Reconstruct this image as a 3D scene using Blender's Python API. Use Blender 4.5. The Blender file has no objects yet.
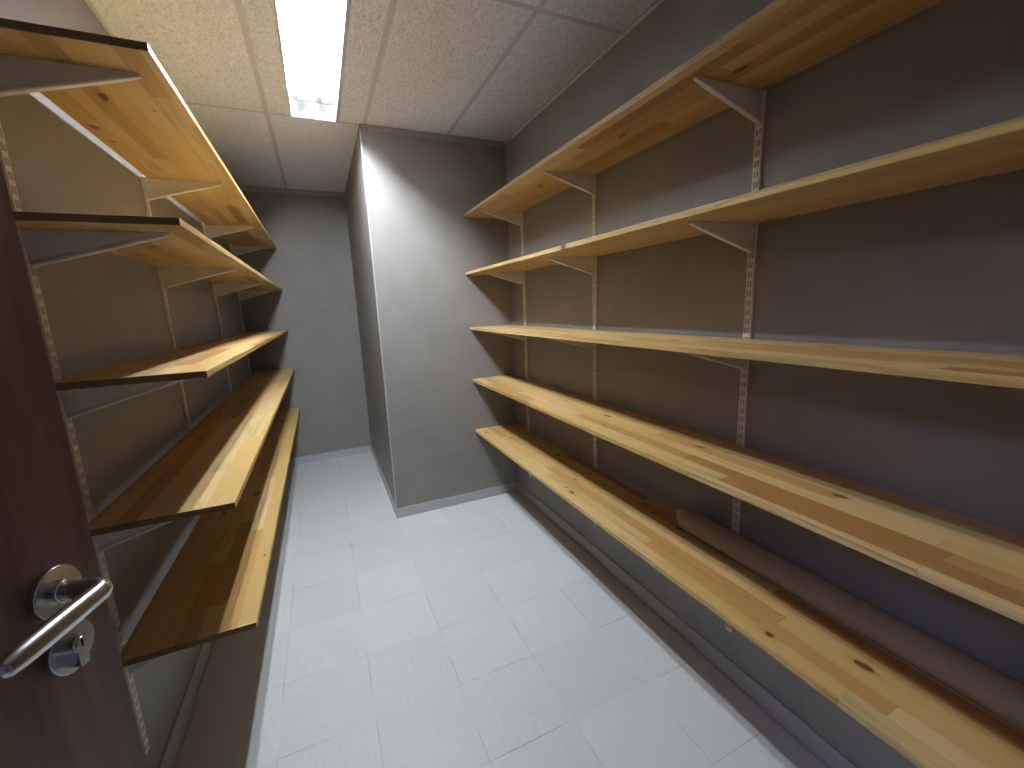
import bpy, bmesh, math, random
from mathutils import Vector, Matrix

random.seed(7)
SC = bpy.context.scene
COL = SC.collection

# ------------------------------------------------------------------ measures (metres)
XL, XR = -0.5815, 1.2280          # side walls
YN, YB = -0.1600, 4.2432          # doorway wall, back wall
XB, YF = 0.3294, 2.7281           # boxed-in corner: its side face and its front face
H = 2.4195                        # ceiling
T = 0.0172                        # board thickness
UD, UW = 0.0097, 0.0236           # upright depth, width
RIGHT_TOPS = [1.9581, 1.5983, 1.2398, 0.8876, 0.5278]
RIGHT_FRONT = [0.3171 - 0.0016, 0.3171 + 0.0037, 0.3171 - 0.0064, 0.3171, 0.3171 + 0.0042]
LEFT_TOPS = [1.9448, 1.5973, 1.2469, 0.8996, 0.5396]
LEFT_FRONT = [0.3173, 0.3186, 0.3192, 0.3292, 0.3294]
LEFT_END = [1.2179, 1.2217, 1.2252, 1.2335, 1.2421]
GAP_L, GAP_R = 0.0230, 0.0110
UP_R = [0.9153, 1.7315, 2.5061]
UP_L = [1.3313, 2.2337, 3.2223, 4.0991]
CE, FX0, FXW, FLEN = 2.7394, -0.0182, 0.2311, 1.2
GRID = [-0.1315, 0.3560, 0.8435]
SKH = 0.0687

# ------------------------------------------------------------------ node helper
class NT:
    def __init__(s, name):
        s.m = bpy.data.materials.new(name); s.m.use_nodes = True
        s.t = s.m.node_tree; s.t.nodes.clear()
        s.out = s.n('ShaderNodeOutputMaterial')
        s.b = s.n('ShaderNodeBsdfPrincipled'); s.l(s.b.outputs[0], s.out.inputs[0])
    def n(s, ty, **kw):
        d = s.t.nodes.new(ty)
        for k, v in kw.items(): setattr(d, k, v)
        return d
    def l(s, a, b): s.t.links.new(a, b)
    def put(s, sock, v):
        if hasattr(v, 'is_output'): s.l(v, sock)
        else: sock.default_value = v
    def math(s, op, a, b=0.0, c=0.0, clamp=False):
        d = s.n('ShaderNodeMath', operation=op, use_clamp=clamp)
        s.put(d.inputs[0], a); s.put(d.inputs[1], b); s.put(d.inputs[2], c)
        return d.outputs[0]
    def comb(s, x, y, z=0.0):
        d = s.n('ShaderNodeCombineXYZ')
        for i, v in enumerate((x, y, z)): s.put(d.inputs[i], v)
        return d.outputs[0]
    def sep(s, v):
        d = s.n('ShaderNodeSeparateXYZ'); s.l(v, d.inputs[0]); return d.outputs
    def obj(s): return s.n('ShaderNodeTexCoord').outputs['Object']
    def noise(s, vec, scale, detail=2.0, rough=0.5, dist=0.0):
        d = s.n('ShaderNodeTexNoise'); s.l(vec, d.inputs['Vector'])
        d.inputs['Scale'].default_value = scale; d.inputs['Detail'].default_value = detail
        d.inputs['Roughness'].default_value = rough; d.inputs['Distortion'].default_value = dist
        return d.outputs[0]
    def white(s, vec):
        d = s.n('ShaderNodeTexWhiteNoise', noise_dimensions='3D'); s.l(vec, d.inputs[0]); return d.outputs
    def ramp(s, f, stops, interp='LINEAR'):
        d = s.n('ShaderNodeValToRGB'); d.color_ramp.interpolation = interp
        e = d.color_ramp.elements
        while len(e) < len(stops): e.new(0.5)
        for q, (p, c) in zip(e, stops):
            q.position = p; q.color = (*c, 1) if len(c) == 3 else c
        s.l(f, d.inputs[0]); return d.outputs[0]
    def mix(s, f, a, b, mode='MIX'):
        d = s.n('ShaderNodeMix', data_type='RGBA', blend_type=mode)
        s.put(d.inputs[0], f)
        for i, v in ((6, a), (7, b)):
            if isinstance(v, tuple): v = (*v, 1) if len(v) == 3 else v
            s.put(d.inputs[i], v)
        return d.outputs[2]
    def smooth(s, v, lo, hi, a=0.0, b=1.0):
        d = s.n('ShaderNodeMapRange', interpolation_type='SMOOTHSTEP')
        s.put(d.inputs[0], v)
        for i, q in ((1, lo), (2, hi), (3, a), (4, b)): d.inputs[i].default_value = q
        return d.outputs[0]
    def bump(s, h, strength, dist):
        d = s.n('ShaderNodeBump'); d.inputs['Strength'].default_value = strength
        d.inputs['Distance'].default_value = dist; s.l(h, d.inputs['Height'])
        s.l(d.outputs[0], s.b.inputs['Normal'])
    def fin(s, color=None, rough=0.5, spec=0.5, metal=0.0):
        if color is not None:
            if isinstance(color, tuple): color = (*color, 1)
            s.put(s.b.inputs['Base Color'], color)
        s.put(s.b.inputs['Roughness'], rough)
        s.put(s.b.inputs['Specular IOR Level'], spec); s.put(s.b.inputs['Metallic'], metal)
        return s.m

def mat_wall():
    t = NT('taupe_wall_paint'); o = t.obj()
    n = t.noise(o, 6.0, 3.0)
    c = t.mix(t.smooth(n, 0.3, 0.7), (0.258, 0.244, 0.228), (0.282, 0.267, 0.250))
    t.bump(t.noise(o, 260.0, 2.0), 0.10, 0.002)
    return t.fin(c, 0.48, 0.35)

def mat_ceiling():
    t = NT('fissured_ceiling_tile'); o = t.obj()
    x, y, z = t.sep(o)
    a = t.noise(t.comb(t.math('MULTIPLY', x, 1.0), t.math('MULTIPLY', y, 0.45), z), 135.0, 3.0, 0.65)
    b = t.noise(o, 420.0, 1.0)
    pit = t.smooth(a, 0.44, 0.64)
    c = t.mix(pit, (0.85, 0.88, 0.96), (0.58, 0.59, 0.63))
    c = t.mix(t.smooth(b, 0.35, 0.7), c, (0.86, 0.89, 0.97))
    t.bump(t.math('SUBTRACT', t.math('MULTIPLY', b, 0.3), pit), 0.6, 0.004)
    return t.fin(c, 0.9, 0.1)

def mat_floor():
    t = NT('vinyl_floor_tiles'); o = t.obj()
    x, y, z = t.sep(o)
    u = t.math('DIVIDE', t.math('SUBTRACT', x, 0.3255), 0.3)
    v = t.math('DIVIDE', t.math('SUBTRACT', y, 1.3178), 0.3)
    iu, iv = t.math('FLOOR', u), t.math('FLOOR', v)
    fu, fv = t.math('FRACT', u), t.math('FRACT', v)
    par = t.math('FLOORED_MODULO', t.math('ADD', iu, iv), 2.0)
    w = t.white(t.comb(iu, iv, 0.0))
    s1 = t.noise(t.comb(t.math('MULTIPLY', x, 26.0), t.math('MULTIPLY', y, 150.0), w[0]), 1.0, 3.0, 0.6)
    s2 = t.noise(t.comb(t.math('MULTIPLY', x, 150.0), t.math('MULTIPLY', y, 26.0), w[0]), 1.0, 3.0, 0.6)
    g = t.math('ADD', t.math('MULTIPLY', s1, t.math('SUBTRACT', 1.0, par)), t.math('MULTIPLY', s2, par))
    cl = t.noise(o, 5.0, 3.0)
    g = t.math('ADD', t.math('MULTIPLY', g, 0.75), t.math('MULTIPLY', cl, 0.25))
    c = t.ramp(g, [(0.28, (0.545, 0.556, 0.545)), (0.50, (0.585, 0.596, 0.584)), (0.72, (0.620, 0.631, 0.618))])
    tint = t.math('MULTIPLY_ADD', w[0], 0.06, 0.97)
    c = t.mix(1.0, c, t.comb(tint, tint, tint), 'MULTIPLY')
    eu = t.math('MINIMUM', fu, t.math('SUBTRACT', 1.0, fu))
    ev = t.math('MINIMUM', fv, t.math('SUBTRACT', 1.0, fv))
    e = t.math('MINIMUM', eu, ev)
    wear = t.smooth(t.noise(o, 3.1, 2.0), 0.40, 0.66, 0.03, 0.70)
    line = t.math('MULTIPLY', t.smooth(e, 0.002, 0.0058, 1.0, 0.0), wear)
    c = t.mix(line, c, (0.17, 0.165, 0.16))
    t.bump(g, 0.05, 0.002)
    return t.fin(c, 0.42, 0.35)

def mat_pine():
    t = NT('finger_jointed_pine'); o = t.obj()
    x, y, z = t.sep(o)
    r = t.n('ShaderNodeObjectInfo').outputs['Random']
    x = t.math('ADD', x, t.math('MULTIPLY', r, 7.31)); y = t.math('ADD', y, t.math('MULTIPLY', r, 31.7))
    # staves
    row = t.math('FLOOR', t.math('DIVIDE', x, 0.046))
    rw = t.white(t.comb(row, 3.0, 0.0))[0]
    v = t.math('DIVIDE', t.math('ADD', y, t.math('MULTIPLY', rw, 1.7)), t.math('MULTIPLY_ADD', rw, 0.30, 0.50))
    col = t.math('FLOOR', v)
    w = t.white(t.comb(row, col, 1.0))
    wid, wcol = w[0], w[1]
    wr, wg, wb = t.sep(wcol)
    base = t.ramp(wid, [(0.0, (0.450, 0.258, 0.085)), (0.13, (0.530, 0.346, 0.126)), (0.34, (0.575, 0.394, 0.166)),
                        (0.52, (0.605, 0.424, 0.198)), (0.70, (0.540, 0.358, 0.130)), (0.82, (0.590, 0.402, 0.174)), (0.95, (0.345, 0.172, 0.055))], 'CONSTANT')
    # growth rings cut lengthwise: bands along the length, bent by a slow noise
    seed = t.math('MULTIPLY', wid, 40.0)
    warp = t.noise(t.comb(t.math('MULTIPLY', x, 16.0), t.math('MULTIPLY', y, 1.9), seed), 1.0, 2.0)
    dens = t.math('MULTIPLY_ADD', wr, 800.0, 520.0)
    ph = t.math('MULTIPLY_ADD', t.math('ADD', x, t.math('MULTIPLY', z, 0.35)), dens, t.math('MULTIPLY', warp, t.math('MULTIPLY_ADD', wg, 34.0, 8.0)))
    band = t.math('MULTIPLY_ADD', t.math('SINE', ph), 0.5, 0.5)
    band = t.math('POWER', band, 2.2)
    fine = t.noise(t.comb(t.math('MULTIPLY', x, 420.0), t.math('MULTIPLY', y, 9.0), t.math('MULTIPLY', z, 420.0)), 1.0, 3.0, 0.6)
    amt = t.math('MULTIPLY', band, t.math('MULTIPLY_ADD', wb, 0.50, 0.18))
    c = t.mix(amt, base, (0.31, 0.160, 0.046))
    k = t.math('MULTIPLY_ADD', fine, 0.34, 0.83)
    c = t.mix(1.0, c, t.comb(k, k, k), 'MULTIPLY')
    # blue-grey sap stain in some staves
    st = t.noise(t.comb(t.math('MULTIPLY', x, 34.0), t.math('MULTIPLY', y, 2.6), seed), 1.0, 3.0)
    stain = t.math('MULTIPLY', t.math('GREATER_THAN', wg, 0.84), t.smooth(st, 0.42, 0.66, 0.0, 0.55))
    c = t.mix(stain, c, (0.26, 0.245, 0.12))
    # resin streaks
    rs = t.noise(t.comb(t.math('MULTIPLY', x, 46.0), t.math('MULTIPLY', y, 2.1), t.math('ADD', seed, 9.0)), 1.0, 2.0)
    c = t.mix(t.smooth(rs, 0.66, 0.80, 0.0, 0.75), c, (0.22, 0.09, 0.027))
    # knots
    vo = t.n('ShaderNodeTexVoronoi', feature='F1', voronoi_dimensions='2D')
    vo.inputs['Scale'].default_value = 1.0
    wob = t.noise(t.comb(t.math('MULTIPLY', x, 60.0), t.math('MULTIPLY', y, 30.0), 0.0), 1.0, 1.0)
    t.l(t.comb(t.math('MULTIPLY_ADD', x, 10.5, t.math('MULTIPLY', wob, 0.16)), t.math('MULTIPLY_ADD', y, 4.6, t.math('MULTIPLY', wob, -0.14))), vo.inputs['Vector'])
    d = vo.outputs['Distance']; kc = t.sep(vo.outputs['Color'])
    on = t.math('GREATER_THAN', kc[0], 0.80)
    size = t.math('MULTIPLY_ADD', kc[1], 0.085, 0.035)
    halo = t.math('MULTIPLY', on, t.math('SUBTRACT', 1.0, t.math('DIVIDE', d, t.math('MULTIPLY', size, 2.3)), clamp=True))
    core = t.math('MULTIPLY', on, t.smooth(t.math('DIVIDE', d, size), 0.75, 1.05, 1.0, 0.0))
    c = t.mix(t.math('MULTIPLY', halo, 0.75), c, (0.36, 0.16, 0.045))
    c = t.mix(t.math('MULTIPLY', core, 0.85), c, (0.10, 0.035, 0.012))
    # stave joints
    fx = t.math('FRACT', t.math('DIVIDE', x, 0.046)); fy = t.math('FRACT', v)
    jx = t.smooth(t.math('MINIMUM', fx, t.math('SUBTRACT', 1.0, fx)), 0.0, 0.018, 0.16, 0.0)
    jy = t.smooth(t.math('MINIMUM', fy, t.math('SUBTRACT', 1.0, fy)), 0.0, 0.0030, 0.45, 0.0)
    c = t.mix(t.math('MAXIMUM', jx, jy), c, (0.22, 0.12, 0.05))
    # darker board ends: end grain plus shade painted into the colour
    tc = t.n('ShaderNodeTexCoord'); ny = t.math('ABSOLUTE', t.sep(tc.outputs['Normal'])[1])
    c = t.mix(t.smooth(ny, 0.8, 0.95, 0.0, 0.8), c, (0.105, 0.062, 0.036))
    t.bump(t.math('SUBTRACT', fine, t.math('MULTIPLY', band, 0.5)), 0.06, 0.001)
    return t.fin(c, 0.42, 0.32)

def mat_metal_paint(name, c, rough=0.45):
    t = NT(name); o = t.obj()
    n = t.noise(o, 30.0, 3.0)
    col = t.mix(n, tuple(q * 0.93 for q in c), tuple(min(1, q * 1.06) for q in c))
    t.bump(t.noise(o, 700.0, 1.0), 0.04, 0.0005)
    return t.fin(col, rough, 0.45)

def mat_vinyl(name, c):
    t = NT(name); o = t.obj()
    n = t.noise(o, 9.0, 4.0)
    return t.fin(t.mix(n, tuple(q * 0.92 for q in c), tuple(q * 1.06 for q in c)), 0.42, 0.4)

def mat_door():
    t = NT('dark_door_veneer'); o = t.obj()
    x, y, z = t.sep(o)
    a = t.noise(t.comb(t.math('MULTIPLY', x, 22.0), t.math('MULTIPLY', y, 22.0), t.math('MULTIPLY', z, 2.2)), 1.0, 5.0, 0.6, 0.6)
    b = t.noise(t.comb(t.math('MULTIPLY', x, 500.0), y, t.math('MULTIPLY', z, 14.0)), 1.0, 2.0)
    c = t.ramp(a, [(0.28, (0.110, 0.058, 0.032)), (0.52, (0.180, 0.096, 0.054)), (0.76, (0.265, 0.148, 0.086))])
    k = t.math('MULTIPLY_ADD', b, 0.5, 0.75)
    c = t.mix(1.0, c, t.comb(k, k, k), 'MULTIPLY')
    t.bump(b, 0.08, 0.0006)
    return t.fin(c, 0.40, 0.4)

def mat_steel():
    t = NT('satin_stainless_steel'); o = t.obj()
    n = t.noise(o, 40.0, 2.0)
    return t.fin((0.56, 0.555, 0.55), t.math('MULTIPLY_ADD', n, 0.06, 0.19), 0.5, 1.0)

def mat_card():
    t = NT('kraft_cardboard'); o = t.obj()
    x, y, z = t.sep(o)
    ang = t.math('DIVIDE', t.math('ARCTAN2', z, x), 2 * math.pi)
    h = t.math('FRACT', t.math('ADD', t.math('DIVIDE', y, 0.165), ang))
    seam = t.smooth(t.math('MINIMUM', h, t.math('SUBTRACT', 1.0, h)), 0.0, 0.010, 0.38, 0.0)
    n = t.noise(t.comb(t.math('MULTIPLY', x, 1.0), t.math('MULTIPLY', y, 0.4), z), 60.0, 4.0)
    c = t.mix(n, (0.27, 0.215, 0.145), (0.36, 0.29, 0.20))
    c = t.mix(seam, c, (0.12, 0.08, 0.05))
    t.bump(t.math('SUBTRACT', n, seam), 0.15, 0.001)
    return t.fin(c, 0.75, 0.2)

def mat_emit(name, col, strength):
    t = NT(name)
    t.b.inputs['Emission Color'].default_value = (*col, 1)
    t.b.inputs['Emission Strength'].default_value = strength
    return t.fin((0.9, 0.9, 0.9), 0.5, 0.2)

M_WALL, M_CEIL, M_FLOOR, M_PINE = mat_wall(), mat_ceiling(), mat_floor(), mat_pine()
M_UP = mat_metal_paint('ivory_steel_paint', (0.74, 0.69, 0.60))
M_BR = mat_metal_paint('warm_grey_steel_paint', (0.70, 0.67, 0.635))
M_TBAR = mat_metal_paint('ceiling_grid_paint', (0.58, 0.595, 0.63), 0.55)
M_ANGLE = mat_metal_paint('grey_angle_trim', (0.36, 0.37, 0.40), 0.5)
M_BEAD = mat_metal_paint('white_corner_bead', (0.50, 0.50, 0.50), 0.4)
M_SKIRT = mat_vinyl('grey_vinyl_skirting', (0.47, 0.47, 0.49))
M_COVE = mat_vinyl('grey_vinyl_cove', (0.40, 0.39, 0.40))
M_DOOR, M_STEEL, M_CARD = mat_door(), mat_steel(), mat_card()
M_SIDE = mat_metal_paint('satin_reflector_sides', (0.32, 0.325, 0.33), 0.4)
M_PAPER = mat_metal_paint('torn_kraft_paper', (0.46, 0.38, 0.29), 0.8)
M_REFL = mat_metal_paint('white_reflector', (0.82, 0.83, 0.84), 0.35)
M_RIM = mat_metal_paint('fitting_rim', (0.50, 0.53, 0.58), 0.4)
M_TUBE = mat_emit('fluorescent_tube', (0.89, 0.965, 1.06), 272.0)
M_HOLD = mat_metal_paint('lamp_holder_plastic', (0.70, 0.70, 0.70), 0.5)
M_HALL = mat_emit('corridor_fill_glow', (0.55, 0.57, 1.0), 30.0)  # glow of the added corridor fill panel
M_BLACK = mat_metal_paint('black_keyway', (0.01, 0.01, 0.01), 0.6)

# ------------------------------------------------------------------ mesh helpers
def box(bm, x0, x1, y0, y1, z0, z1):
    vs = [bm.verts.new((x, y, z)) for x in (x0, x1) for y in (y0, y1) for z in (z0, z1)]
    for f in ((0, 1, 3, 2), (4, 6, 7, 5), (0, 4, 5, 1), (2, 3, 7, 6), (0, 2, 6, 4), (1, 5, 7, 3)):
        bm.faces.new([vs[i] for i in f])
    return vs

def link(name, bm, mat, parent=None, loc=(0, 0, 0), smooth=False):
    bmesh.ops.recalc_face_normals(bm, faces=bm.faces[:])
    me = bpy.data.meshes.new(name); bm.to_mesh(me); bm.free()
    me.materials.append(mat)
    if smooth:
        for p in me.polygons: p.use_smooth = True
    o = bpy.data.objects.new(name, me); COL.objects.link(o)
    o.location = loc
    if parent: o.parent = parent
    return o

def tag(o, label=None, cat=None, group=None, kind=None):
    for k, v in (('label', label), ('category', cat), ('group', group), ('kind', kind)):
        if v: o[k] = v
    return o

def empty(name, loc, rz=0.0):
    o = bpy.data.objects.new(name, None); COL.objects.link(o)
    o.location = loc; o.rotation_euler = (0, 0, rz); o.empty_display_size = 0.05
    return o

def struct(name, bm, mat, label=None, cat=None, smooth=False):
    return tag(link(name, bm, mat, smooth=smooth), label, cat, None, 'structure')

def boxes(*bs):
    bm = bmesh.new()
    for b in bs: box(bm, *b)
    return bm

def sweep(bm, pts, radii, seg=20, cap=True):
    rings = []; n0 = None
    for i, p in enumerate(pts):
        a = pts[max(i - 1, 0)]; b = pts[min(i + 1, len(pts) - 1)]
        d = (Vector(b) - Vector(a)).normalized()
        if n0 is None:
            n0 = d.orthogonal().normalized()
        n0 = (n0 - d * n0.dot(d)).normalized(); s = d.cross(n0)
        rings.append([bm.verts.new(Vector(p) + radii[i] * (math.cos(q) * n0 + math.sin(q) * s)) for q in [2 * math.pi * k / seg for k in range(seg)]])
    for A, B in zip(rings, rings[1:]):
        for k in range(seg): bm.faces.new((A[k], A[(k + 1) % seg], B[(k + 1) % seg], B[k]))
    if cap:
        bm.faces.new(rings[0]); bm.faces.new(rings[-1][::-1])
    return rings

def extrude_profile(bm, prof, place, n=1):
    """prof: list of 2-D points, place(i, p) -> 3-D point for station i of n"""
    rows = [[bm.verts.new(place(i, p)) for p in prof] for i in range(n + 1)]
    m = len(prof)
    for A, B in zip(rows, rows[1:]):
        for k in range(m): bm.faces.new((A[k], A[(k + 1) % m], B[(k + 1) % m], B[k]))
    bm.faces.new(rows[0]); bm.faces.new(rows[-1][::-1])

def bevel_all(bm, w, seg=2):
    bmesh.ops.recalc_face_normals(bm, faces=bm.faces[:])
    bmesh.ops.bevel(bm, geom=bm.edges[:], offset=w, segments=seg, affect='EDGES', profile=0.5)

# ------------------------------------------------------------------ the room
W = 0.12
HX0, HX1, HY = -1.9, 1.6, -1.75        # corridor outside the doorway
struct('floor', boxes((HX0 - W, XR + W + 0.4, HY - W, YB + W, -0.1, 0.0)), M_FLOOR, 'pale grey vinyl tile floor of the store room', 'floor')
struct('wall_left', boxes((XL - W, XL, YN, YB, 0, H)), M_WALL, 'taupe painted wall carrying the shelves beside the open door', 'wall')
struct('wall_right', boxes((XR, XR + W, YN, YB, 0, H)), M_WALL, 'taupe painted wall carrying the shelves opposite the open door', 'wall')
struct('wall_back', boxes((XL - W, XR + W, YB, YB + W, 0, H)), M_WALL, 'taupe painted end wall beyond the boxed-in corner', 'wall')
struct('wall_boxed', boxes((XB, XR, YF, YB, 0, H)), M_WALL, 'taupe boxed-in corner projecting into the room', 'wall')
DX0, DX1, DH = -0.4960, 0.335, 2.055
struct('wall_front', boxes((HX0, DX0, YN - W, YN, 0, H), (DX1, HX1, YN - W, YN, 0, H), (DX0, DX1, YN - W, YN, DH, H)), M_WALL, 'taupe wall around the doorway', 'wall')
struct('wall_corridor', boxes((HX0 - W, HX0, HY, YN, 0, H), (HX1, HX1 + W, HY, YN, 0, H), (HX0 - W, HX1 + W, HY - W, HY, 0, H)), M_WALL, 'taupe corridor walls outside the doorway', 'wall')
struct('trim_doorway', boxes((DX1, DX1 + 0.06, YN, YN + 0.012, 0, DH + 0.06), (DX0, DX1, YN, YN + 0.012, DH, DH + 0.06)), M_DOOR, 'dark brown door casing', 'trim')

# ceiling: lay-in tiles with an opening for the light fitting
bm = bmesh.new()
xs = [XL] + GRID + [XR]; ys = [YN, CE - 2 * 1.2, CE - 1.2, CE, YB]
for i in range(4):
    for j in range(4):
        if i == 1 and j == 2:
            box(bm, xs[1], FX0, ys[2], ys[3], H, H + 0.015); box(bm, FX0 + FXW, xs[2], ys[2], ys[3], H, H + 0.015)
        else:
            box(bm, xs[i], xs[i + 1], ys[j], ys[j + 1], H, H + 0.015)
box(bm, HX0, HX1, HY, YN, H, H + 0.015)
struct('ceiling', bm, M_CEIL, 'off-white fissured lay-in tile ceiling', 'ceiling')
bm = bmesh.new()
for gx in GRID:
    box(bm, gx - 0.011, gx + 0.011, YN, YB if gx < XB else YF, H - 0.0015, H + 0.001)
for gy in ys[1:-1]:
    for a, b in zip(xs, xs[1:]):
        if gy > YF and a > XB - 0.1: continue
        box(bm, a + (0.011 if a != XL else 0), b - (0.011 if b != XR else 0), gy - 0.006 if gy == CE else gy - 0.011, gy + 0.010, H - 0.0013, H + 0.001)
struct('trim_ceiling_grid', bm, M_TBAR, 'thin grey grid bars between the ceiling tiles', 'trim')

# wall angles just under the ceiling
bm = boxes((XB + 0.045, XR - 0.004, YF - 0.008, YF, H - 0.034, H - 0.014), (XB, XR, YF - 0.003, YF, H - 0.012, H - 0.0005))
bevel_all(bm, 0.0015)
struct('trim_boxed_top', bm, M_ANGLE, 'grey wall angle along the top of the boxed-in corner', 'trim')
bm = boxes((XL, XB, YB - 0.010, YB, H - 0.040, H - 0.014), (XL, XB, YB - 0.003, YB, H - 0.010, H - 0.0005))
bevel_all(bm, 0.0015)
struct('trim_back_top', bm, M_ANGLE, 'grey wall angle along the top of the end wall', 'trim')
struct('trim_right_top', boxes((XR - 0.010, XR, YN, YF, H - 0.0030, H - 0.0004), (XR - 0.0022, XR, YN, YF, H - 0.017, H - 0.0004)), M_TBAR, 'pale wall angle where the ceiling meets the wall opposite the door', 'trim')
struct('trim_left_top', boxes((XL, XL + 0.010, YN, YB, H - 0.0030, H - 0.0004), (XL, XL + 0.0022, YN, YB, H - 0.017, H - 0.0004)), M_TBAR, 'pale wall angle where the ceiling meets the wall beside the door', 'trim')
# plastic corner bead on the boxed-in corner
bm = bmesh.new()
prof = [(XB + 0.004, YF - 0.0010), (XB + 0.0005, YF - 0.0022), (XB - 0.0015, YF - 0.0012), (XB - 0.0022, YF + 0.003), (XB - 0.0018, YF + 0.018), (XB, YF + 0.018), (XB, YF), (XB + 0.004, YF)]
extrude_profile(bm, prof, lambda i, p: (p[0], p[1], (SKH + 0.012) if i == 0 else H - 0.03))
struct('trim_corner_bead', bm, M_BEAD, 'thin white corner bead on the boxed-in corner', 'trim')

# flat vinyl skirting on the end wall and the boxed-in corner
bm = boxes((XL + 0.012, XB - 0.004, YB - 0.004, YB, 0, SKH)); bevel_all(bm, 0.001)
struct('baseboard_back', bm, M_SKIRT, 'flat grey vinyl skirting along the end wall', 'skirting')
bm = boxes((XB - 0.004, XR - 0.010, YF - 0.004, YF, 0, SKH), (XB - 0.004, XB, YF, YB - 0.004, 0, SKH)); bevel_all(bm, 0.001)
struct('baseboard_boxed', bm, M_SKIRT, 'flat grey vinyl skirting around the boxed-in corner', 'skirting')

# coved skirting on the two shelf walls
def cove(name, side, y0, y1, label):
    bm = bmesh.new(); n = 90
    prof = [(0, 0), (0.0125, 0), (0.0175, 0.006), (0.0190, 0.014), (0.0175, 0.026), (0.0135, 0.040), (0.0095, 0.052), (0.0072, 0.061), (0.0060, 0.066), (0.0035, 0.0687), (0, 0.0690)]
    def place(i, p):
        y = y0 + (y1 - y0) * i / n
        wv = 0.0022 * math.sin(y * 9.0 + 1.0) + 0.0016 * math.sin(y * 21.0) + 0.0010 * math.sin(y * 47.0 + 2)
        d = p[0] + (wv * 0.6 if p[0] > 0.004 else 0); z = p[1] + (wv if p[1] > 0.045 else 0)
        return ((XR - d) if side > 0 else (XL + d), y, z)
    extrude_profile(bm, prof, place, n)
    return struct(name, bm, M_COVE, label, 'skirting', smooth=True)
cove('baseboard_right', 1, YN, YF - 0.004, 'grey rounded vinyl skirting under the shelves opposite the door')
cove('baseboard_left', -1, YN, YB - 0.004, 'grey rounded vinyl skirting under the shelves beside the door')

# ------------------------------------------------------------------ door with lever handle
hin = Vector((-0.4895, -0.1634 + 0.006, 0.0)); PHI = math.radians(90 - 15.6457)
bm = boxes((0.0, 0.81, 0.0, 0.040, 0.006, 2.045)); bevel_all(bm, 0.0015, 1)
door = link('door_1', bm, M_DOOR, loc=hin)
door.rotation_euler = (0, 0, PHI)
tag(door, 'dark brown veneered door standing open beside the shelves', 'door', None, 'structure')
hx, hz = 0.748, 1.0962
def disc(bm, cx, cz, r, y0, y1, seg=48, bev=0.0012):
    """turned disc whose axis is the door normal, from y0 out to y1 (towards the room, negative)"""
    prof = [(r - bev * 0.2, y0), (r, y0 - 0.0005), (r, y1 + bev), (r - bev * 0.3, y1 + bev * 0.3), (r - bev, y1)]
    rings = [[bm.verts.new((cx + q * math.cos(a), yy, cz + q * math.sin(a))) for a in [2 * math.pi * k / seg for k in range(seg)]] for q, yy in prof]
    for A, B in zip(rings, rings[1:]):
        for k in range(seg): bm.faces.new((A[k], A[(k + 1) % seg], B[(k + 1) % seg], B[k]))
    bm.faces.new(rings[0]); bm.faces.new(rings[-1][::-1])
# lever: neck out of the door, a tight bend, then a straight grip back towards the hinge
R_ = 0.0101; bend = 0.013; nl = 0.0521
pts = [(hx, -0.0085, hz), (hx, -0.02, hz), (hx, -nl + bend, hz)]
for k in range(1, 9):
    a = math.pi / 2 * k / 8
    pts.append((hx - bend + bend * math.cos(a), -nl + bend - bend * math.sin(a), hz))
for q in (0.03, 0.05, 0.075, 0.095, 0.108, 0.113): pts.append((hx - q, -nl, hz))
rad = [R_ * 0.92, R_, R_] + [R_] * 8 + [R_ * 1.02, R_ * 1.05, R_ * 1.05, R_ * 1.0, R_ * 0.86, R_ * 0.55]
bm = bmesh.new(); sweep(bm, pts, rad, 28)
lever = link('lever_handle', bm, M_STEEL, door, smooth=True); tag(lever, 'satin steel lever handle')
bm = bmesh.new(); disc(bm, hx, hz, 0.0270, 0.0, -0.0085)
o = link('handle_rose', bm, M_STEEL, lever)
bm = bmesh.new(); disc(bm, hx, hz, 0.0118, -0.008, -0.0145)
o = link('neck_collar', bm, M_STEEL, lever)
lz = hz - 0.0660
bm = bmesh.new(); disc(bm, hx, lz, 0.0270, 0.0, -0.008)
esc = link('lock_rose', bm, M_STEEL, door); tag(esc, 'round satin steel lock rose')
# profile cylinder: round barrel above a narrower tail
bm = bmesh.new(); prof = []
for k in range(21):
    a = math.radians(-58 + 296 * k / 20); prof.append((0.0085 * math.cos(a), 0.0085 * math.sin(a)))
prof += [(-0.005, -0.020), (-0.0035, -0.0232), (0.0035, -0.0232), (0.005, -0.020)]
extrude_profile(bm, prof, lambda i, p: (hx - 0.004 + p[0] * 1.25, -0.008 if i == 0 else -0.0195, lz + 0.0065 + p[1] * 1.12))
cyl = link('lock_cylinder', bm, M_STEEL, esc)
cx_, cz_ = hx - 0.004, lz + 0.0065
bm = bmesh.new(); disc(bm, cx_, cz_, 0.0064, -0.0195, -0.0207, 32, 0.0005)
plug = link('lock_plug', bm, M_STEEL, esc)
bm = boxes((cx_ - 0.0008, cx_ + 0.0008, -0.0211, -0.0207, cz_ - 0.0045, cz_ + 0.0045), (cx_ - 0.0016, cx_ + 0.0016, -0.0211, -0.0207, cz_ + 0.0005, cz_ + 0.0035))
link('keyhole', bm, M_BLACK, esc)
bm = bmesh.new()
for zz in (0.25, 1.05, 1.80):
    sweep(bm, [(-0.004, -0.006, zz), (-0.004, -0.006, zz + 0.09)], [0.006, 0.006], 16)
link('hinge', bm, M_STEEL, door)

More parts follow.
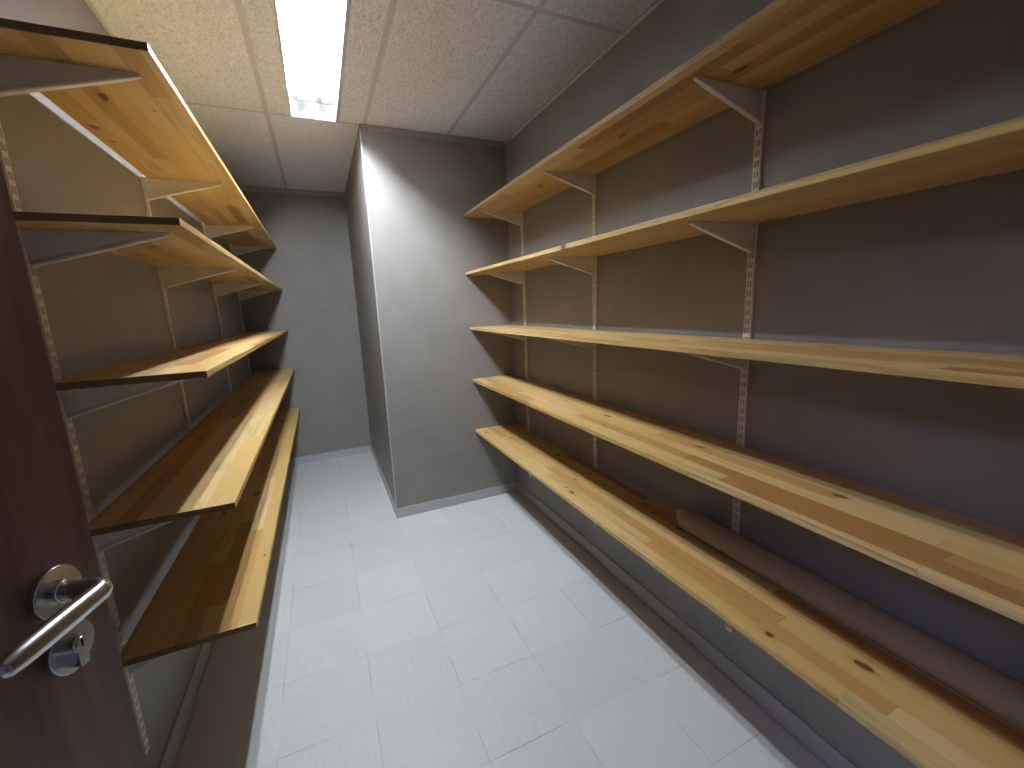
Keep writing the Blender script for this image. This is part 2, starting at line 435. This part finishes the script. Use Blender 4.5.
# ------------------------------------------------------------------ ceiling light
f0, f1 = CE - FLEN, CE
lamp = empty('ceiling_light', (FX0 + FXW / 2, (f0 + f1) / 2, H))
tag(lamp, 'long narrow twin-tube light fitting recessed in the ceiling', 'ceiling light')
hw, hl, dp = FXW / 2, FLEN / 2, 0.078
a = 0.004; TH = 0.048; ts = 0.0565
bm = boxes((-hw, -hw + a, -hl, hl, 0.0, dp), (hw - a, hw, -hl, hl, 0.0, dp))
link('reflector_sides', bm, M_SIDE, lamp)
link('housing', boxes((-hw, hw, -hl, hl, dp, dp + a), (-hw + a, hw - a, -hl, -hl + a, 0.0, dp), (-hw + a, hw - a, hl - a, hl, 0.0, dp)), M_REFL, lamp)
link('divider', boxes((-0.0018, 0.0018, -hl + a + 0.001, hl - a - 0.001, 0.001, dp - 0.001)), M_SIDE, lamp)
for s in (-1, 1):
    bm = bmesh.new(); sweep(bm, [(s * ts, -hl + 0.070, TH), (s * ts, hl - 0.135, TH)], [0.013, 0.013], 24)
    link('lamp_tube', bm, M_TUBE, lamp)
    for e in (-1, 1):
        ya, yb = (-hl + 0.042, -hl + 0.0695) if e < 0 else (hl - 0.1345, hl - 0.108)
        bm = boxes((s * ts - 0.014, s * ts + 0.014, ya, yb, TH - 0.014, dp - 0.001)); bevel_all(bm, 0.002)
        link('lamp_holder', bm, M_HOLD, lamp)
bm = bmesh.new()
for x0, x1, y0, y1 in ((-hw - 0.004, -hw + 0.004, -hl, hl), (hw - 0.008, hw + 0.008, -hl, hl), (-hw - 0.004, hw + 0.008, -hl - 0.008, -hl + 0.004), (-hw - 0.004, hw + 0.008, hl - 0.004, hl + 0.004)):
    box(bm, x0, x1, y0, y1, -0.0045, -0.0016)
link('rim', bm, M_RIM, lamp)

# unseen fill panel added in the corridor to tint wall_right like cool daylight
hall = empty('corridor_fill_light', (-1.5, -0.90, H))
tag(hall, 'unseen square fill light added in the corridor outside the doorway', 'ceiling light')
link('frame', boxes((-0.31, 0.31, -0.31, -0.30, -0.012, -0.001), (-0.31, 0.31, 0.30, 0.31, -0.012, -0.001), (-0.31, -0.30, -0.30, 0.30, -0.012, -0.001), (0.30, 0.31, -0.30, 0.30, -0.012, -0.001)), M_REFL, hall)
link('diffuser', boxes((-0.30, 0.30, -0.30, 0.30, -0.008, -0.002)), M_HALL, hall)

# ------------------------------------------------------------------ slotted uprights
PITCH, SLOT_H = 0.0286, 0.0175
def upright_mesh(length):
    """channel section facing +x (wall at x=0), origin at the bottom, slots cut through the front"""
    bm = bmesh.new(); hw = UW / 2 - 0.0006; fd = UD - 0.0006
    sec = [(0.0008, -hw), (fd, -hw), (fd, -0.0071), (fd, -0.0021), (fd, 0.0021), (fd, 0.0071), (fd, hw), (0.0008, hw)]
    zs = [0.0]; k = 0; z = 0.010; holes = set()
    while z + SLOT_H < length - 0.004:
        zs.append(z); holes.add(len(zs) - 1); zs.append(z + SLOT_H); z += PITCH
    zs.append(length)
    vs = [[bm.verts.new((p[0], p[1], zz)) for p in sec] for zz in zs]
    for i in range(len(zs) - 1):
        for j in range(len(sec) - 1):
            if i in holes and j in (2, 4): continue
            bm.faces.new((vs[i][j], vs[i][j + 1], vs[i + 1][j + 1], vs[i + 1][j]))
    return bm
def make_upright(bottom, top):
    o = link('slotted_rail', upright_mesh(top - bottom), M_UP)
    m = o.modifiers.new('thickness', 'SOLIDIFY'); m.thickness = 0.0012; m.offset = 0.0
    return o
ORD = ['first', 'second', 'third', 'last']
proto = make_upright(0.184, LEFT_TOPS[0] - T + 0.010)
for i, y in enumerate(UP_L):
    o = proto if i == 0 else proto.copy()
    if i: COL.objects.link(o)
    o.location = (XL, y, 0.184)
    tag(o, 'ivory slotted steel upright, ' + ORD[i] + ' from the open door on the wall beside it', 'shelf upright', 'slotted uprights beside the door')
proto = make_upright(0.187, RIGHT_TOPS[0] - T + 0.004)
for i, y in enumerate(UP_R):
    o = proto if i == 0 else proto.copy()
    if i: COL.objects.link(o)
    o.location = (XR, y, 0.187); o.rotation_euler = (0, 0, math.pi)
    tag(o, ['ivory slotted steel upright behind the cardboard tube', 'ivory slotted steel upright, middle of the three opposite the open door', 'ivory slotted steel upright beside the boxed-in corner'][i], 'shelf upright', 'slotted uprights opposite the door')

# ------------------------------------------------------------------ shelf brackets
BH = 0.0812
def make_bracket(length):
    """points along +x from the upright face; origin where its top edge meets the wall plane"""
    root = empty('shelf_bracket', (0, 0, 0))
    x0 = UD + 0.0012; bm = bmesh.new(); L = length
    for s in (-1, 1):
        y0, y1 = (s * 0.0046 - 0.0006, s * 0.0046 + 0.0006)
        extrude_profile(bm, [(x0, -0.0005), (L, -0.0005), (L, -0.0050), (x0 + 0.004, -BH), (x0, -BH)], lambda i, p: (p[0], y0 if i == 0 else y1, p[1]))
    body = link('side_plates', bm, M_BR, root)
    # rolled web along the sloping lower edge
    bm = bmesh.new()
    A = Vector((x0 + 0.002, 0, -BH + 0.0035)); B = Vector((L - 0.001, 0, -0.0055)); d = (B - A).normalized(); nrm = Vector((-d.z, 0, d.x))
    sec = [(-0.0060, 0.0062), (-0.0080, 0.0040), (-0.0084, 0.0000), (-0.0066, -0.0030), (0.0066, -0.0030), (0.0084, 0.0000), (0.0080, 0.0040), (0.0060, 0.0062)]
    def place(i, p):
        q = (0, 0.82, 1)[i]; base = A + (B - A) * q; k = (1, 1, 0.55)[i]
        return base + Vector((0, p[0] * k, 0)) + nrm * p[1] * k
    extrude_profile(bm, sec, place, 2)
    link('rolled_edge', bm, M_BR, root)
    for zz in (-0.016, -0.016 - PITCH, -0.016 - 2 * PITCH):
        bm = bmesh.new()
        for s in (-1, 1):
            box(bm, UD - 0.004, x0 + 0.0002, s * 0.0046 - 0.0006, s * 0.0046 + 0.0006, zz - 0.006, zz + 0.004)
        link('hook', bm, M_BR, root)
    return root
def copy_thing(r):
    c = r.copy(); COL.objects.link(c)
    for ch in r.children:
        k = ch.copy(); COL.objects.link(k); k.parent = c
    return c
LEV = ['topmost', 'second', 'middle', 'fourth', 'lowest']
first = make_bracket(0.2700); used = False
for i, y in enumerate(UP_L):
    for j, top in enumerate(LEFT_TOPS):
        o = copy_thing(first) if used else first; used = True
        o.location = (XL, y, top - T); o.rotation_euler = (0, 0, 0)
        tag(o, 'grey steel bracket on the ' + ORD[i] + ' upright from the door, under the ' + LEV[j] + ' door-side board', 'shelf bracket', 'brackets on the uprights beside the door')
first = make_bracket(0.2670); used = False
WHERE = ['upright behind the cardboard tube', 'middle upright opposite the door', 'upright beside the boxed-in corner']
for i, y in enumerate(UP_R):
    for j, top in enumerate(RIGHT_TOPS):
        o = copy_thing(first) if used else first; used = True
        o.location = (XR, y, top - T); o.rotation_euler = (0, 0, math.pi)
        tag(o, 'grey steel bracket on the ' + WHERE[i] + ', under the ' + LEV[j] + ' board', 'shelf bracket', 'brackets on the uprights opposite the door')

# ------------------------------------------------------------------ pine boards
def board(x0, x1, y0, y1, top, label, group):
    cx, cy = (x0 + x1) / 2, (y0 + y1) / 2
    bm = boxes((x0 - cx, x1 - cx, y0 - cy, y1 - cy, 0, T)); bevel_all(bm, 0.0012)
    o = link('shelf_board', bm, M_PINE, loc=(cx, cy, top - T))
    return tag(o, label, 'shelf', group)
LL = ['topmost of five pine boards on the wall beside the open door', 'second pine board from the top on the wall beside the open door',
      'middle of five pine boards on the wall beside the open door', 'fourth pine board from the top on the wall beside the open door',
      'lowest of five pine boards on the wall beside the open door']
for k in range(5):
    board(XL + GAP_L, XL + LEFT_FRONT[k], LEFT_END[k], YB - 0.0015, LEFT_TOPS[k], LL[k], 'pine boards beside the door')
RL = ['topmost of five pine boards running up to the boxed-in corner', 'second pine board from the top running up to the boxed-in corner',
      'middle of five pine boards running up to the boxed-in corner', 'knotty pine board just above the cardboard tube',
      'lowest pine board running up to the boxed-in corner, carrying the cardboard tube']
for k in range(5):
    board(XR - RIGHT_FRONT[k], XR - GAP_R, YN + 0.02, YF - 0.0015, RIGHT_TOPS[k], RL[k], 'pine boards opposite the door')

# ------------------------------------------------------------------ cardboard tube on the lowest board
TR = 0.040; tx = XR - 0.011 - 0.020 - TR; tz = RIGHT_TOPS[4] + TR + 0.0004; ty0, ty1 = -0.10, 1.072
tube = empty('cardboard_tube', (tx, ty0, tz - TR))
tag(tube, 'long brown cardboard tube lying on the lowest board against the wall', 'cardboard tube')
bm = bmesh.new(); seg = 64; Ln = ty1 - ty0
rings = []
for r_, yy in ((TR, 0), (TR, Ln * 0.33), (TR, Ln * 0.66), (TR, Ln - 0.001), (TR - 0.0008, Ln), (TR - 0.0045, Ln), (TR - 0.0045, Ln * 0.5), (TR - 0.0045, 0)):
    rings.append([bm.verts.new((r_ * math.cos(2 * math.pi * k / seg), yy, r_ * math.sin(2 * math.pi * k / seg))) for k in range(seg)])
for A, B in zip(rings, rings[1:] + rings[:1]):
    for k in range(seg): bm.faces.new((A[k], A[(k + 1) % seg], B[(k + 1) % seg], B[k]))
link('tube_wall', bm, M_CARD, tube, loc=(0, 0, TR), smooth=True)
# torn paper lining sticking out of the far end
bm = bmesh.new(); rings = []
ph = [random.uniform(-1, 1) for _ in range(seg)]
for q in range(5):
    ring = []
    for k in range(seg):
        a = 2 * math.pi * k / seg
        rg = 0.016 + 0.006 * math.sin(3 * a + 1) + 0.004 * math.sin(7 * a) + 0.0015 * ph[k]
        r_ = TR - 0.0055 - 0.0012 * q * (1 + 0.8 * math.sin(5 * a + 0.4)) * (q > 1)
        ring.append(bm.verts.new((r_ * math.cos(a), Ln - 0.05 + 0.05 * min(q, 2) / 2 + (rg * (q - 2) / 2 if q > 2 else 0), r_ * math.sin(a))))
    rings.append(ring)
for A, B in zip(rings, rings[1:]):
    for k in range(seg): bm.faces.new((A[k], A[(k + 1) % seg], B[(k + 1) % seg], B[k]))
o = link('torn_lining', bm, M_PAPER, tube, loc=(0, 0, TR))
m = o.modifiers.new('thickness', 'SOLIDIFY'); m.thickness = 0.0006; m.offset = -1.0

# ------------------------------------------------------------------ camera, world, view
fw = Vector((0.3982856034, 0.8989269024, -0.1824801420)); rt = Vector((0.9104850720, -0.4115781229, -0.0402539739)); up = Vector((0.1112902144, 0.1501128670, 0.9823851665))
cam = bpy.data.cameras.new('camera'); co = bpy.data.objects.new('camera', cam); COL.objects.link(co)
cam.sensor_fit = 'HORIZONTAL'; cam.sensor_width = 36.0; cam.lens = 422.382 / 1024 * 36.0; cam.clip_start = 0.02
co.matrix_world = Matrix(((rt.x, up.x, -fw.x, 0.0), (rt.y, up.y, -fw.y, 0.0), (rt.z, up.z, -fw.z, 1.37175), (0, 0, 0, 1)))
SC.camera = co
w = bpy.data.worlds.new('world'); SC.world = w; w.use_nodes = True
w.node_tree.nodes['Background'].inputs[0].default_value = (0.5, 0.6, 0.8, 1); w.node_tree.nodes['Background'].inputs[1].default_value = 0.02
vs = SC.view_settings
vs.view_transform = 'Standard'; vs.look = 'None'; vs.gamma = 1.0; vs.use_curve_mapping = False; vs.exposure = 0.12
SC.cycles.use_denoising = True
SC.cycles.max_bounces = 10; SC.cycles.diffuse_bounces = 6
